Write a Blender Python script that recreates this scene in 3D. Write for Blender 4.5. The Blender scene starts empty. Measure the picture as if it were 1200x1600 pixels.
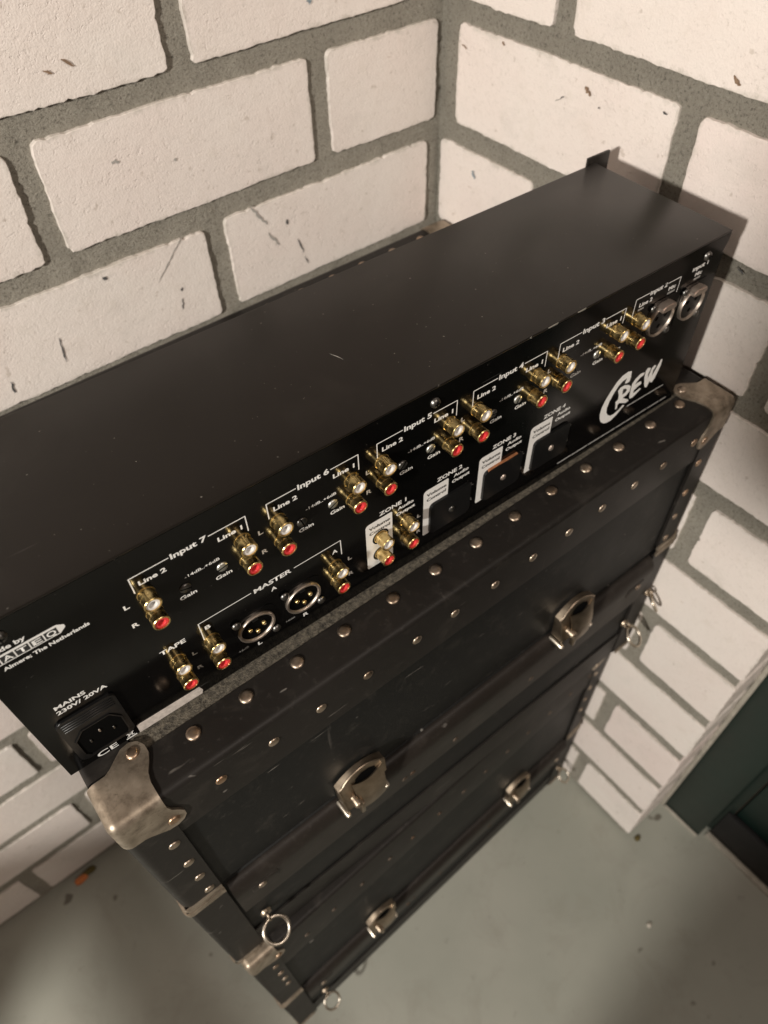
import bpy, bmesh, math, random
from mathutils import Vector, Matrix
random.seed(7)
R = math.radians
scene = bpy.context.scene
COL = scene.collection

# ------------------------------------------------------------------ camera
cam_d = bpy.data.cameras.new('Camera')
cam = bpy.data.objects.new('Camera', cam_d); COL.objects.link(cam)
cam_d.sensor_fit = 'VERTICAL'; cam_d.sensor_height = 24.0
cam_d.lens = 24.0 * 1164.42 / 1600.0
cam_d.clip_start = 0.01; cam_d.clip_end = 50
def cam_axes(yaw, pitch, roll):
    y, p, r = R(yaw), R(pitch), R(roll)
    f = Vector((math.sin(y)*math.cos(p), math.cos(y)*math.cos(p), math.sin(p)))
    rt = Vector((math.cos(y), -math.sin(y), 0)); up = rt.cross(f)
    return math.cos(r)*rt + math.sin(r)*up, -math.sin(r)*rt + math.cos(r)*up, f
rt, up, fw = cam_axes(37.102, -50.262, -1.9104)
C = Vector((-0.46123, -0.51021, 1.12792))
cam.matrix_world = Matrix(((rt.x, up.x, -fw.x, C.x), (rt.y, up.y, -fw.y, C.y), (rt.z, up.z, -fw.z, C.z), (0, 0, 0, 1)))
cam_d.dof.use_dof = True
cam_d.dof.focus_distance = 0.375
cam_d.dof.aperture_fstop = cam_d.lens / 2.6
scene.camera = cam

# ------------------------------------------------------------------ world and lamps
world = bpy.data.worlds.new('World'); scene.world = world; world.use_nodes = True
bg = world.node_tree.nodes['Background']
bg.inputs['Color'].default_value = (1.0, 0.72, 0.57, 1); bg.inputs['Strength'].default_value = 0.16

def lamp(name, kind, loc, power, color, size=0.1, target=None):
    d = bpy.data.lights.new(name, kind); d.energy = power; d.color = color
    if kind == 'AREA': d.size = size
    else: d.shadow_soft_size = size
    o = bpy.data.objects.new(name, d); COL.objects.link(o); o.location = loc
    if target is not None:
        o.rotation_euler = (Vector(target) - Vector(loc)).to_track_quat('-Z', 'Y').to_euler()
    return o
lamp('wall_lamp', 'POINT', (-1.88, -0.86, 1.49), 168, (1.0, 0.945, 0.865), 0.06)
lamp('ceiling_lamp', 'AREA', (-0.10, -1.75, 2.35), 15, (1.0, 0.87, 0.76), 0.6, (-0.3, -0.3, 0.5))

vs = scene.view_settings
vs.view_transform = 'Standard'; vs.look = 'None'; vs.exposure = 0.0; vs.gamma = 1.0; vs.use_curve_mapping = False

# ------------------------------------------------------------------ materials
class NT:
    def __init__(s, name):
        s.m = bpy.data.materials.new(name); s.m.use_nodes = True
        s.t = s.m.node_tree; s.b = s.t.nodes['Principled BSDF']
        s.co = s.t.nodes.new('ShaderNodeTexCoord')
    def n(s, typ, **kw):
        o = s.t.nodes.new(typ)
        for k, v in kw.items(): setattr(o, k, v)
        return o
    def link(s, a, b): s.t.links.new(a, b)
    def noise(s, scale, detail=4, rough=0.55, vec=None, dist=0.0):
        o = s.n('ShaderNodeTexNoise'); o.inputs['Scale'].default_value = scale
        o.inputs['Detail'].default_value = detail; o.inputs['Roughness'].default_value = rough
        o.inputs['Distortion'].default_value = dist
        s.link(vec if vec is not None else s.co.outputs['Object'], o.inputs['Vector']); return o.outputs['Fac']
    def voro(s, scale, vec=None):
        o = s.n('ShaderNodeTexVoronoi'); o.inputs['Scale'].default_value = scale
        s.link(vec if vec is not None else s.co.outputs['Object'], o.inputs['Vector']); return o.outputs['Distance']
    def ramp(s, fac, stops):
        o = s.n('ShaderNodeValToRGB'); el = o.color_ramp.elements
        while len(el) < len(stops): el.new(0.5)
        for e, (p, c) in zip(el, stops):
            e.position = p; e.color = (c, c, c, 1) if isinstance(c, (int, float)) else (*c, 1)
        s.link(fac, o.inputs['Fac']); return o.outputs['Color']
    def mix(s, fac, a, b, mode='MIX'):
        o = s.n('ShaderNodeMix', data_type='RGBA', blend_type=mode)
        for sock, v in ((o.inputs[0], fac), (o.inputs[6], a), (o.inputs[7], b)):
            if isinstance(v, (int, float)): sock.default_value = v
            elif isinstance(v, tuple): sock.default_value = (*v, 1)
            else: s.link(v, sock)
        return o.outputs[2]
    def math(s, op, a, b=0.0):
        o = s.n('ShaderNodeMath', operation=op)
        for sock, v in ((o.inputs[0], a), (o.inputs[1], b)):
            if isinstance(v, (int, float)): sock.default_value = v
            else: s.link(v, sock)
        return o.outputs[0]
    def bump(s, h, strength=0.3, dist=0.001, normal=None):
        o = s.n('ShaderNodeBump'); o.inputs['Strength'].default_value = strength; o.inputs['Distance'].default_value = dist
        s.link(h, o.inputs['Height'])
        if normal is not None: s.link(normal, o.inputs['Normal'])
        s.link(o.outputs['Normal'], s.b.inputs['Normal']); return o.outputs['Normal']
    def mapped(s, scale=(1, 1, 1), rot=(0, 0, 0), src='Object', rnd=False):
        o = s.n('ShaderNodeMapping'); o.inputs['Scale'].default_value = scale; o.inputs['Rotation'].default_value = rot
        s.link(s.co.outputs[src], o.inputs['Vector'])
        if rnd:
            oi = s.n('ShaderNodeObjectInfo'); sc = s.n('ShaderNodeVectorMath', operation='SCALE')
            sc.inputs[0].default_value = (17.0, 31.0, 23.0); s.link(oi.outputs['Random'], sc.inputs['Scale'])
            s.link(sc.outputs[0], o.inputs['Location'])
        return o.outputs['Vector']
    def set(s, color=None, rough=None, metal=None, **kw):
        for key, v in (('Base Color', color), ('Roughness', rough), ('Metallic', metal)):
            if v is None: continue
            if isinstance(v, (int, float)): s.b.inputs[key].default_value = v
            elif isinstance(v, tuple): s.b.inputs[key].default_value = (*v, 1)
            else: s.link(v, s.b.inputs[key])
        for k, v in kw.items(): s.b.inputs[k].default_value = v
        return s.m
M = {}
def plain(name, col, rough=0.5, metal=0.0, nz=0.12, scale=300, bump=0.0, **kw):
    t = NT(name)
    f = t.noise(scale, 5)
    c = t.mix(1.0, col, t.ramp(f, [(0.3, 1 - nz), (0.7, 1 + 0.0)]), 'MULTIPLY')
    rr = t.math('MULTIPLY_ADD', f, 0.25); rr.node.inputs[2].default_value = max(0.03, rough - 0.12)
    t.set(c, rr, metal, **kw)
    if bump: t.bump(f, bump, 0.0004)
    M[name] = t.m; return t.m

# sand-lime brick
t = NT('sand_lime_brick'); v = t.mapped(rnd=True)
big = t.noise(9, 4, 0.6, v); mid = t.noise(60, 5, 0.65, v); fine = t.noise(700, 3, 0.6, v)
oi = t.n('ShaderNodeObjectInfo')
base = t.mix(t.ramp(big, [(0.35, 0.0), (0.7, 1.0)]), (0.765, 0.72, 0.69), (0.745, 0.675, 0.645))
tint = t.ramp(oi.outputs['Random'], [(0.0, (0.93, 0.91, 0.88)), (0.5, (1.0, 0.985, 0.96)), (1.0, (0.985, 0.94, 0.92))])
base = t.mix(1.0, base, tint, 'MULTIPLY')
base = t.mix(t.ramp(mid, [(0.56, 0.0), (0.78, 0.42)]), base, (0.62, 0.56, 0.49))
sp = t.noise(150, 2, 0.5, v)
base = t.mix(t.ramp(sp, [(0.69, 0.0), (0.76, 0.45)]), base, (0.40, 0.34, 0.28))
sp2 = t.noise(38, 3, 0.5, t.mapped((1.0, 1.0, 2.6), (0.0, 0.7, 0.0), rnd=True))
base = t.mix(t.ramp(sp2, [(0.76, 0.0), (0.80, 0.5)]), base, (0.42, 0.31, 0.22))
sm = t.noise(17, 5, 0.7, v)
base = t.mix(t.ramp(sm, [(0.56, 0.0), (0.74, 0.32)]), base, (0.52, 0.49, 0.45))
gr = t.noise(330, 4, 0.7, v)
base = t.mix(t.ramp(gr, [(0.30, 0.35), (0.45, 0.0)]), base, (0.55, 0.50, 0.45))
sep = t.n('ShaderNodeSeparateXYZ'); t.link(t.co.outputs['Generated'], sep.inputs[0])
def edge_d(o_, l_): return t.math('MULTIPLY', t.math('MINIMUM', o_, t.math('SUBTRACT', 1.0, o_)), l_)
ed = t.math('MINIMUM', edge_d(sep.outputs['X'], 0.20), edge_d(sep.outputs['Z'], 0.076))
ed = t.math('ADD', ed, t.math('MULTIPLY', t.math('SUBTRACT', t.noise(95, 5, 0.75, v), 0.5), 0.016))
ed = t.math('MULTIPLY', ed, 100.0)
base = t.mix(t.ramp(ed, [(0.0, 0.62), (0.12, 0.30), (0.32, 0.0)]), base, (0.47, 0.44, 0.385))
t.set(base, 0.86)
pits = t.ramp(t.noise(230, 3, 0.7, v), [(0.30, 0.0), (0.42, 1.0)])
h = t.math('ADD', t.math('MULTIPLY', fine, 0.5), t.math('ADD', t.math('MULTIPLY', mid, 0.9), t.math('MULTIPLY', t.math('MULTIPLY', pits, t.ramp(big, [(0.35, 0.15), (0.65, 0.8)])), 0.6)))
t.bump(h, 0.75, 0.0009); M['brick'] = t.m

# mortar
t = NT('grey_mortar'); f1 = t.noise(520, 5, 0.8); f2 = t.noise(30, 4, 0.6); f3 = t.noise(430, 4, 0.8)
c = t.mix(f2, (0.30, 0.277, 0.230), (0.47, 0.438, 0.370))
c = t.mix(t.ramp(f3, [(0.32, 0.8), (0.47, 0.0)]), c, (0.075, 0.068, 0.055))
c = t.mix(t.ramp(f3, [(0.58, 0.0), (0.70, 0.6)]), c, (0.56, 0.54, 0.47))
t.set(c, 0.95); t.bump(t.math('ADD', f1, t.math('MULTIPLY', f2, 0.8)), 1.0, 0.0035); M['mortar'] = t.m

# painted concrete floor
t = NT('grey_floor_paint'); f1 = t.noise(3.2, 5, 0.6); f2 = t.noise(60, 4, 0.6); f3 = t.noise(26, 2, 0.5)
c = t.mix(t.ramp(f1, [(0.35, 0.0), (0.68, 1.0)]), (0.265, 0.272, 0.232), (0.325, 0.322, 0.278))
c = t.mix(t.ramp(f2, [(0.66, 0.0), (0.76, 0.35)]), c, (0.12, 0.115, 0.095))
c = t.mix(t.ramp(f3, [(0.74, 0.0), (0.77, 0.75)]), c, (0.07, 0.055, 0.04))
f4 = t.noise(14, 6, 0.7, None, 0.6); c = t.mix(t.ramp(f4, [(0.52, 0.0), (0.72, 0.28)]), c, (0.17, 0.155, 0.125))
f5 = t.noise(11, 3, 0.5, t.mapped((0.3, 2.2, 1), (0, 0, 0.7))); c = t.mix(t.ramp(f5, [(0.70, 0.0), (0.73, 0.3)]), c, (0.45, 0.44, 0.40))
t.set(c, t.ramp(f1, [(0.3, 0.42), (0.7, 0.6)])); t.bump(f2, 0.15, 0.0008); M['floor'] = t.m

# satin black steel (cover)
t = NT('satin_black_steel'); f1 = t.noise(1600, 2, 0.5); f2 = t.noise(6, 4, 0.6)
dust = t.noise(420, 2, 0.4)
c = t.mix(f2, (0.0070, 0.0055, 0.0044), (0.0100, 0.0080, 0.0064))
c = t.mix(t.ramp(dust, [(0.745, 0.0), (0.80, 0.5)]), c, (0.30, 0.28, 0.25))
sc1 = t.noise(60, 2, 0.5, t.mapped((0.15, 2.4, 1), (0, 0, 0.5))); c = t.mix(t.ramp(sc1, [(0.735, 0.0), (0.75, 0.18)]), c, (0.12, 0.11, 0.10))
sm1 = t.noise(11, 5, 0.7, None, 0.8); c = t.mix(t.ramp(sm1, [(0.5, 0.0), (0.72, 0.22)]), c, (0.035, 0.031, 0.027))
t.set(c, t.ramp(f2, [(0.3, 0.29), (0.7, 0.36)])); t.b.inputs['Specular IOR Level'].default_value = 0.26; t.bump(f1, 0.08, 0.0002); M['cover'] = t.m

# gloss black printed panel
t = NT('gloss_black_panel'); f2 = t.noise(40, 5, 0.6); d1 = t.noise(700, 2, 0.5)
scr = t.noise(90, 2, 0.5, t.mapped((0.12, 1, 2.2), (0.3, 0.9, 0.2)))
c = t.mix(t.ramp(d1, [(0.73, 0.0), (0.80, 0.35)]), (0.0022, 0.0021, 0.002), (0.16, 0.15, 0.135))
c = t.mix(t.ramp(scr, [(0.735, 0.0), (0.75, 0.25)]), c, (0.12, 0.115, 0.11))
t.set(c, t.ramp(f2, [(0.3, 0.10), (0.75, 0.19)])); t.b.inputs['Specular IOR Level'].default_value = 0.27; M['panel'] = t.m

# vulcanised fibre panels and strips
def fibre(name, a, b, rough, sc=1.0):
    t = NT(name); f1 = t.noise(5, 5, 0.65); f2 = t.noise(240, 4, 0.6)
    s1 = t.noise(70, 3, 0.55, t.mapped((0.25, 1, 2.6), (0.2, 0.85, 0.1)))
    s2 = t.noise(50, 3, 0.55, t.mapped((2.4, 1, 0.2), (0.4, -0.6, 0.3)))
    c = t.mix(t.ramp(f1, [(0.3, 0.0), (0.7, 1.0)]), a, b)
    c = t.mix(t.ramp(s1, [(0.70, 0.0), (0.735, 0.75*sc)]), c, (0.24, 0.22, 0.195))
    c = t.mix(t.ramp(s2, [(0.73, 0.0), (0.80, 0.22*sc)]), c, (0.20, 0.18, 0.16))
    c = t.mix(t.ramp(f2, [(0.60, 0.0), (0.80, 0.25)]), c, (0.10, 0.09, 0.078))
    f6 = t.noise(38, 5, 0.7, None, 0.5); c = t.mix(t.ramp(f6, [(0.55, 0.0), (0.75, 0.16)]), c, (0.12, 0.105, 0.09))
    s3 = t.noise(160, 2, 0.5, t.mapped((0.5, 1, 0.5))); c = t.mix(t.ramp(s3, [(0.74, 0.0), (0.77, 0.6*sc)]), c, (0.28, 0.26, 0.235))
    t.set(c, t.ramp(f1, [(0.3, rough - 0.08), (0.7, rough + 0.1)])); t.b.inputs['Specular IOR Level'].default_value = 0.22; t.bump(f2, 0.25, 0.0003); M[name] = t.m
fibre('fibre_panel', (0.0042, 0.0045, 0.0043), (0.0082, 0.0083, 0.0078), 0.58, 1.0)
fibre('fibre_strip', (0.0085, 0.0073, 0.0064), (0.0185, 0.0160, 0.0140), 0.5, 0.7)
fibre('fibre_band', (0.0115, 0.0092, 0.0077), (0.0220, 0.0178, 0.0148), 0.48, 0.4)
t = NT('rough_felt'); f1 = t.noise(900, 4, 0.7); f2 = t.noise(330, 4, 0.7)
t.set(t.mix(t.ramp(f2, [(0.35, 0.0), (0.7, 1.0)]), (0.03, 0.026, 0.02), (0.19, 0.165, 0.125)), 0.95)
t.bump(t.math('ADD', f1, f2), 1.0, 0.0018); M['felt'] = t.m

# metals
def metal(name, a, b, rough, dark=0.35, sc=55):
    t = NT(name); f1 = t.noise(sc, 5, 0.65); f2 = t.noise(sc*9, 4, 0.6)
    c = t.mix(t.ramp(f1, [(0.35, 0.0), (0.65, 1.0)]), a, b)
    if 'rivet' in name:
        oi = t.n('ShaderNodeObjectInfo'); c = t.mix(1.0, c, t.ramp(oi.outputs['Random'], [(0.0, (0.45, 0.40, 0.36)), (0.4, (0.95, 0.93, 0.90)), (0.75, (0.75, 0.72, 0.70)), (1.0, (0.88, 0.70, 0.56))]), 'MULTIPLY')
    if name == 'worn_nickel':
        f7 = t.noise(75, 4, 0.7); c = t.mix(t.ramp(f7, [(0.48, 0.0), (0.68, 0.7)]), c, (0.11, 0.085, 0.06))
    c = t.mix(t.ramp(f2, [(0.62, 0.0), (0.74, dark)]), c, (0.10, 0.075, 0.05))
    t.set(c, t.math('ADD', t.math('MULTIPLY', f1, 0.3), rough - 0.15), 0.82 if name == 'worn_nickel' else 1.0); t.bump(f2, 0.12, 0.0003); M[name] = t.m
metal('worn_nickel', (0.27, 0.222, 0.168), (0.46, 0.39, 0.31), 0.46, 0.5)
metal('rivet_nickel', (0.43, 0.355, 0.28), (0.62, 0.53, 0.44), 0.40, 0.3, 160)
metal('dull_rivet', (0.13, 0.105, 0.085), (0.22, 0.18, 0.15), 0.5, 0.3, 160)
metal('latch_nickel', (0.26, 0.205, 0.15), (0.44, 0.36, 0.275), 0.40)
metal('ring_nickel', (0.50, 0.44, 0.36), (0.66, 0.60, 0.51), 0.30, 0.3)
metal('gold', (0.80, 0.57, 0.23), (0.95, 0.74, 0.36), 0.28, 0.25, 220)
metal('xlr_rim', (0.50, 0.43, 0.37), (0.66, 0.58, 0.51), 0.42, 0.1)
metal('slot_screw', (0.66, 0.66, 0.61), (0.78, 0.78, 0.73), 0.42, 0.1, 300)
metal('steel_tab', (0.62, 0.53, 0.47), (0.74, 0.65, 0.58), 0.45, 0.1)
metal('dark_screw', (0.13, 0.128, 0.122), (0.22, 0.215, 0.205), 0.36, 0.1, 300)
plain('white_plastic', (0.80, 0.77, 0.74), 0.4); plain('red_plastic', (0.72, 0.045, 0.05), 0.35)
plain('black_plastic', (0.006, 0.006, 0.0062), 0.36, bump=0.05, **{'Specular IOR Level': 0.35}); plain('hole_black', (0.002, 0.002, 0.002), 0.8, **{'Specular IOR Level': 0.05})  # hole_black stands in for the shade inside openings and slots
plain('white_print', (0.88, 0.875, 0.85), 0.55, nz=0.15, scale=500); plain('soft_print', (0.55, 0.545, 0.53), 0.6, nz=0.25, scale=500); plain('dim_print', (0.34, 0.335, 0.32), 0.6, nz=0.3, scale=500)
plain('label_print', (0.80, 0.79, 0.765), 0.5, nz=0.08, scale=200); plain('black_print', (0.02, 0.02, 0.02), 0.6)
plain('paper_sticker', (0.62, 0.56, 0.51), 0.8, nz=0.35, scale=420, bump=0.3)
plain('green_paint', (0.010, 0.022, 0.017), 0.45, nz=0.3, scale=20); plain('door_green', (0.008, 0.024, 0.019), 0.4, nz=0.3, scale=20)
plain('black_rubber', (0.006, 0.0055, 0.006), 0.6, nz=0.4, scale=90, bump=0.2)
plain('pale_trim', (0.42, 0.39, 0.33), 0.6, nz=0.3, scale=120); plain('crumb_orange', (0.62, 0.20, 0.06), 0.8, nz=0.4)
plain('crumb_dark', (0.10, 0.075, 0.02), 0.9); plain('crumb_white', (0.62, 0.58, 0.50), 0.85)
plain('scuff_dark', (0.10, 0.10, 0.10), 0.8, nz=0.6, scale=700); plain('scuff_grey', (0.42, 0.40, 0.37), 0.85, nz=0.3, scale=700)
plain('scuff_brown', (0.30, 0.20, 0.13), 0.85, nz=0.5, scale=700); plain('scuff_blue', (0.30, 0.36, 0.40), 0.85, nz=0.4, scale=700)
plain('rust', (0.34, 0.13, 0.05), 0.75, nz=0.5, scale=500, bump=0.2)

# ------------------------------------------------------------------ helpers
def mesh_obj(name, bm, mat, parent=None, smooth=None, loc=None, rot=None):
    bmesh.ops.recalc_face_normals(bm, faces=bm.faces[:])
    me = bpy.data.meshes.new(name); bm.to_mesh(me); bm.free()
    return from_mesh(name, me, mat, parent, smooth, loc, rot)
def from_mesh(name, me, mat, parent=None, smooth=None, loc=None, rot=None):
    if mat is not None and not me.materials: me.materials.append(M[mat])
    if smooth is not None:
        for p in me.polygons: p.use_smooth = True
        me.set_sharp_from_angle(angle=R(smooth))
    o = bpy.data.objects.new(name, me); COL.objects.link(o)
    if parent is not None: o.parent = parent
    if loc is not None: o.location = loc
    if rot is not None: o.rotation_euler = rot
    return o
def thing(name, label, cat, loc=(0, 0, 0), rotz=0.0, group=None):
    o = bpy.data.objects.new(name, None); COL.objects.link(o); o.empty_display_size = 0.05
    o.location = loc; o.rotation_euler = (0, 0, rotz); return tag(o, label, cat, group)
def tag(o, label, cat, group=None):
    o['label'] = label; o['category'] = cat
    if group: o['group'] = group
    return o
def box(bm, x0, x1, y0, y1, z0, z1, bev=0.0, seg=2):
    vs_ = [bm.verts.new((x, y, z)) for x in (x0, x1) for y in (y0, y1) for z in (z0, z1)]
    fs = [bm.faces.new([vs_[i] for i in q]) for q in ((0, 1, 3, 2), (4, 6, 7, 5), (0, 4, 5, 1), (2, 3, 7, 6), (0, 2, 6, 4), (1, 5, 7, 3))]
    if bev > 0:
        es = list({e for f in fs for e in f.edges})
        bmesh.ops.bevel(bm, geom=es, offset=bev, segments=seg, affect='EDGES', profile=0.5)
def box_obj(name, mat, parent, x0, x1, y0, y1, z0, z1, bev=0.0, seg=2):
    bm = bmesh.new(); box(bm, x0, x1, y0, y1, z0, z1, bev, seg)
    return mesh_obj(name, bm, mat, parent, 40 if bev else None)
def lathe(bm, prof, n=24, axis='Y', cx=0, cy=0, cz=0, a0=0.0):
    """prof: list of (radius, along); revolve about an axis through (cx, cy, cz)"""
    rings = []
    for r, a in prof:
        ring = []
        if r < 1e-7:
            ring = None
        pts = []
        for k in range(n if r > 1e-7 else 1):
            th = a0 + 2*math.pi*k/n; u, w = r*math.cos(th), r*math.sin(th)
            p = (cx+u, cy+a, cz+w) if axis == 'Y' else ((cx+u, cy+w, cz+a) if axis == 'Z' else (cx+a, cy+u, cz+w))
            pts.append(bm.verts.new(p))
        rings.append(pts)
    for A, B in zip(rings, rings[1:]):
        if len(A) == 1 and len(B) == 1: continue
        for k in range(n):
            k2 = (k+1) % n
            if len(A) == 1: bm.faces.new((A[0], B[k], B[k2]))
            elif len(B) == 1: bm.faces.new((A[k], B[0], A[k2]))
            else: bm.faces.new((A[k], B[k], B[k2], A[k2]))
def torus(bm, R_, r_, mat=Matrix(), n=36, m=10):
    ring = []
    for i in range(n):
        a = 2*math.pi*i/n; row = []
        for j in range(m):
            b = 2*math.pi*j/m
            row.append(bm.verts.new(mat @ Vector(((R_+r_*math.cos(b))*math.cos(a), (R_+r_*math.cos(b))*math.sin(a), r_*math.sin(b)))))
        ring.append(row)
    for i in range(n):
        for j in range(m):
            bm.faces.new((ring[i][j], ring[(i+1) % n][j], ring[(i+1) % n][(j+1) % m], ring[i][(j+1) % m]))
def prism(bm, pts, fn, d0, d1):
    """extrude 2D outline pts; fn(u, v, d) -> 3D"""
    A = [bm.verts.new(fn(u, v, d0)) for u, v in pts]; B = [bm.verts.new(fn(u, v, d1)) for u, v in pts]
    bm.faces.new(A); bm.faces.new(list(reversed(B)))
    n = len(pts)
    for i in range(n):
        bm.faces.new((A[i], B[i], B[(i+1) % n], A[(i+1) % n]))
def rrect(x0, x1, y0, y1, r, n=5):
    out = []
    for cx, cy, a0 in ((x1-r, y1-r, 0), (x0+r, y1-r, 90), (x0+r, y0+r, 180), (x1-r, y0+r, 270)):
        for k in range(n+1):
            a = R(a0 + 90*k/n); out.append((cx+r*math.cos(a), cy+r*math.sin(a)))
    return out
def tube(bm, pts, r, n=8):
    rows = []
    for i, p in enumerate(pts):
        p = Vector(p); d = (Vector(pts[min(i+1, len(pts)-1)]) - Vector(pts[max(i-1, 0)])).normalized()
        s = d.orthogonal().normalized(); q = d.cross(s)
        rows.append([bm.verts.new(p + r*(math.cos(2*math.pi*k/n)*s + math.sin(2*math.pi*k/n)*q)) for k in range(n)])
    for A, B in zip(rows, rows[1:]):
        for k in range(n): bm.faces.new((A[k], B[k], B[(k+1) % n], A[(k+1) % n]))
    bm.faces.new(rows[0]); bm.faces.new(list(reversed(rows[-1])))

# ------------------------------------------------------------------ floor
FZ = -0.012
bm = bmesh.new()
N = 24
gv = [[bm.verts.new((-3.2 + 4.4*i/N, -3.2 + 3.32*j/N, FZ)) for j in range(N+1)] for i in range(N+1)]
for i in range(N):
    for j in range(N): bm.faces.new((gv[i][j], gv[i+1][j], gv[i+1][j+1], gv[i][j+1]))
fl = mesh_obj('floor', bm, 'floor'); fl['kind'] = 'structure'

# ------------------------------------------------------------------ brick walls
MOD, JT = 0.094, 0.0179
NC = 18
_cache = {}
def brick_mesh(L, H, D, var):
    key = (round(L, 3), round(D, 3), var)
    if key in _cache: return _cache[key]
    rnd = random.Random(hash(key) & 0xffff)
    pts = []
    rad = 0.0045
    step = 0.0032
    base = []
    for cx, cz, a0 in ((L-rad, H-rad, 0), (rad, H-rad, 90), (rad, rad, 180), (L-rad, rad, 270)):
        rr = rad*rnd.uniform(0.5, 1.3)
        for k in range(4):
            a = R(a0 + 90*k/3); base.append((cx+rad*math.cos(a)*1.0, cz+rad*math.sin(a)))
    dense = []
    for i, p in enumerate(base):
        q = base[(i+1) % len(base)]; d = math.dist(p, q); n = max(1, int(d/step))
        for k in range(n): dense.append((p[0]+(q[0]-p[0])*k/n, p[1]+(q[1]-p[1])*k/n))
    ph = [rnd.uniform(0, 6.28) for _ in range(6)]
    out = []; s = 0
    for i, p in enumerate(dense):
        q = dense[(i+1) % len(dense)]; d = Vector((q[0]-p[0], q[1]-p[1])).normalized(); nrm = Vector((d.y, -d.x))
        w = 0.00035*math.sin(s*47+ph[0]) + 0.00022*math.sin(s*190+ph[1]) + rnd.gauss(0, 0.00026)
        if rnd.random() < 0.025: w -= rnd.uniform(0.0004, 0.0014)
        out.append((p[0]+nrm.x*w, p[1]+nrm.y*w)); s += step
    bm = bmesh.new()
    cx, cz = L/2, H/2
    def ring(inset, y, jit):
        r = []
        for x, z in out:
            vx, vz = x-cx, z-cz; l = math.hypot(vx, vz)
            ix = min(abs(vx), inset)*(1 if vx > 0 else -1) if abs(vx) > L/2-0.012 else 0
            iz = min(abs(vz), inset)*(1 if vz > 0 else -1) if abs(vz) > H/2-0.012 else 0
            r.append(bm.verts.new((x-ix, y+rnd.gauss(0, jit), z-iz)))
        return r
    rings = [ring(0.0005, 0.0, 0.0), ring(0.0001, 0.0003, 0.00012), ring(0.0, 0.0011, 0.0002), ring(0.0, 0.004, 0.0), ring(0.0, D, 0.0)]
    bm.faces.new(rings[0])
    for A, B in zip(rings, rings[1:]):
        for i in range(len(A)): bm.faces.new((A[i], B[i], B[(i+1) % len(A)], A[(i+1) % len(A)]))
    bm.faces.new(list(reversed(rings[-1])))
    bmesh.ops.recalc_face_normals(bm, faces=bm.faces[:])
    me = bpy.data.meshes.new('brick'); bm.to_mesh(me); bm.free(); me.materials.append(M['brick'])
    for p in me.polygons: p.use_smooth = True
    me.set_sharp_from_angle(angle=R(9))
    _cache[key] = me; return me
H = MOD - JT
back = thing('brick_wall', 'whitish sand-lime brick wall with grey mortar behind the stacked cases', 'wall', (0, 0, 0))
from mathutils import noise as mnoise
def mortar_sheet(bm, a0, a1, z0, z1, cell, fn):
    na, nz = int((a1-a0)/cell), int((z1-z0)/cell); g = []
    for i in range(na+1):
        a = a0+(a1-a0)*i/na; row = []
        for j in range(nz+1):
            z = z0+(z1-z0)*j/nz; q = Vector((a*90, z*90, 3.1 if fn(0, 0, 0)[0] else 7.7))
            d = 0.0026 + 0.0011*mnoise.noise(Vector((a*260, z*260, 1.0))) + 0.0009*mnoise.noise(q) + 0.0007*mnoise.noise(q*0.25)
            row.append(bm.verts.new(fn(a, z, max(d, 0.0014))))
        g.append(row)
    for i in range(na):
        for j in range(nz): bm.faces.new((g[i][j], g[i+1][j], g[i+1][j+1], g[i][j+1]))
bm = bmesh.new(); box(bm, -1.372, 0.0058, 0.0058, 0.10, FZ-0.02, NC*MOD)
mortar_sheet(bm, -0.86, 0.003, FZ-0.004, 1.13, 0.0035, lambda a, z, d: (a, d, z))
mesh_obj('mortar', bm, 'mortar', back, 60)
side = thing('brick_wall', 'whitish brick wall ending at the green door frame, catching the dark shadow', 'wall', (0, 0, 0))
bm = bmesh.new(); box(bm, 0.0061, 0.0955, -0.4525, 0.0995, FZ-0.02, NC*MOD-0.001)
mortar_sheet(bm, -0.4545, 0.003, FZ-0.004, 1.13, 0.0035, lambda a, z, d: (d, a, z))
mesh_obj('mortar', bm, 'mortar', side, 60)
for k in range(NC):
    if k % 2:
        xs = [(.005, .1152)] + [(.133+.228*i, .343+.228*i) for i in range(5)]
        ys = [(.020, .230), (.248, .457)]
    else:
        xs = [(.0135, .2228)] + [(.2407+.228*i, .451+.228*i) for i in range(5)]
        ys = [(.003, .1157), (.1337, .3435), (.361, .457)]
    for a, b in xs:
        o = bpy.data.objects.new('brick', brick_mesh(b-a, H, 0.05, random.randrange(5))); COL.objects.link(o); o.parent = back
        o.location = (-b, random.uniform(-0.0006, 0.0003), k*MOD + random.gauss(0, 0.0007)); o.rotation_euler = (0, random.gauss(0, .004), random.uniform(-.0015, .0015))
    for a, b in ys:
        end = b > .45
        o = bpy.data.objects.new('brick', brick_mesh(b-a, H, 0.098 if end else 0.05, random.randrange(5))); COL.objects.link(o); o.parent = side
        o.location = (random.uniform(-0.0005, 0.0004), -a, k*MOD + random.gauss(0, 0.0007)); o.rotation_euler = (0, 0, -math.pi/2 + random.uniform(-.0015, .0015))

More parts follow.
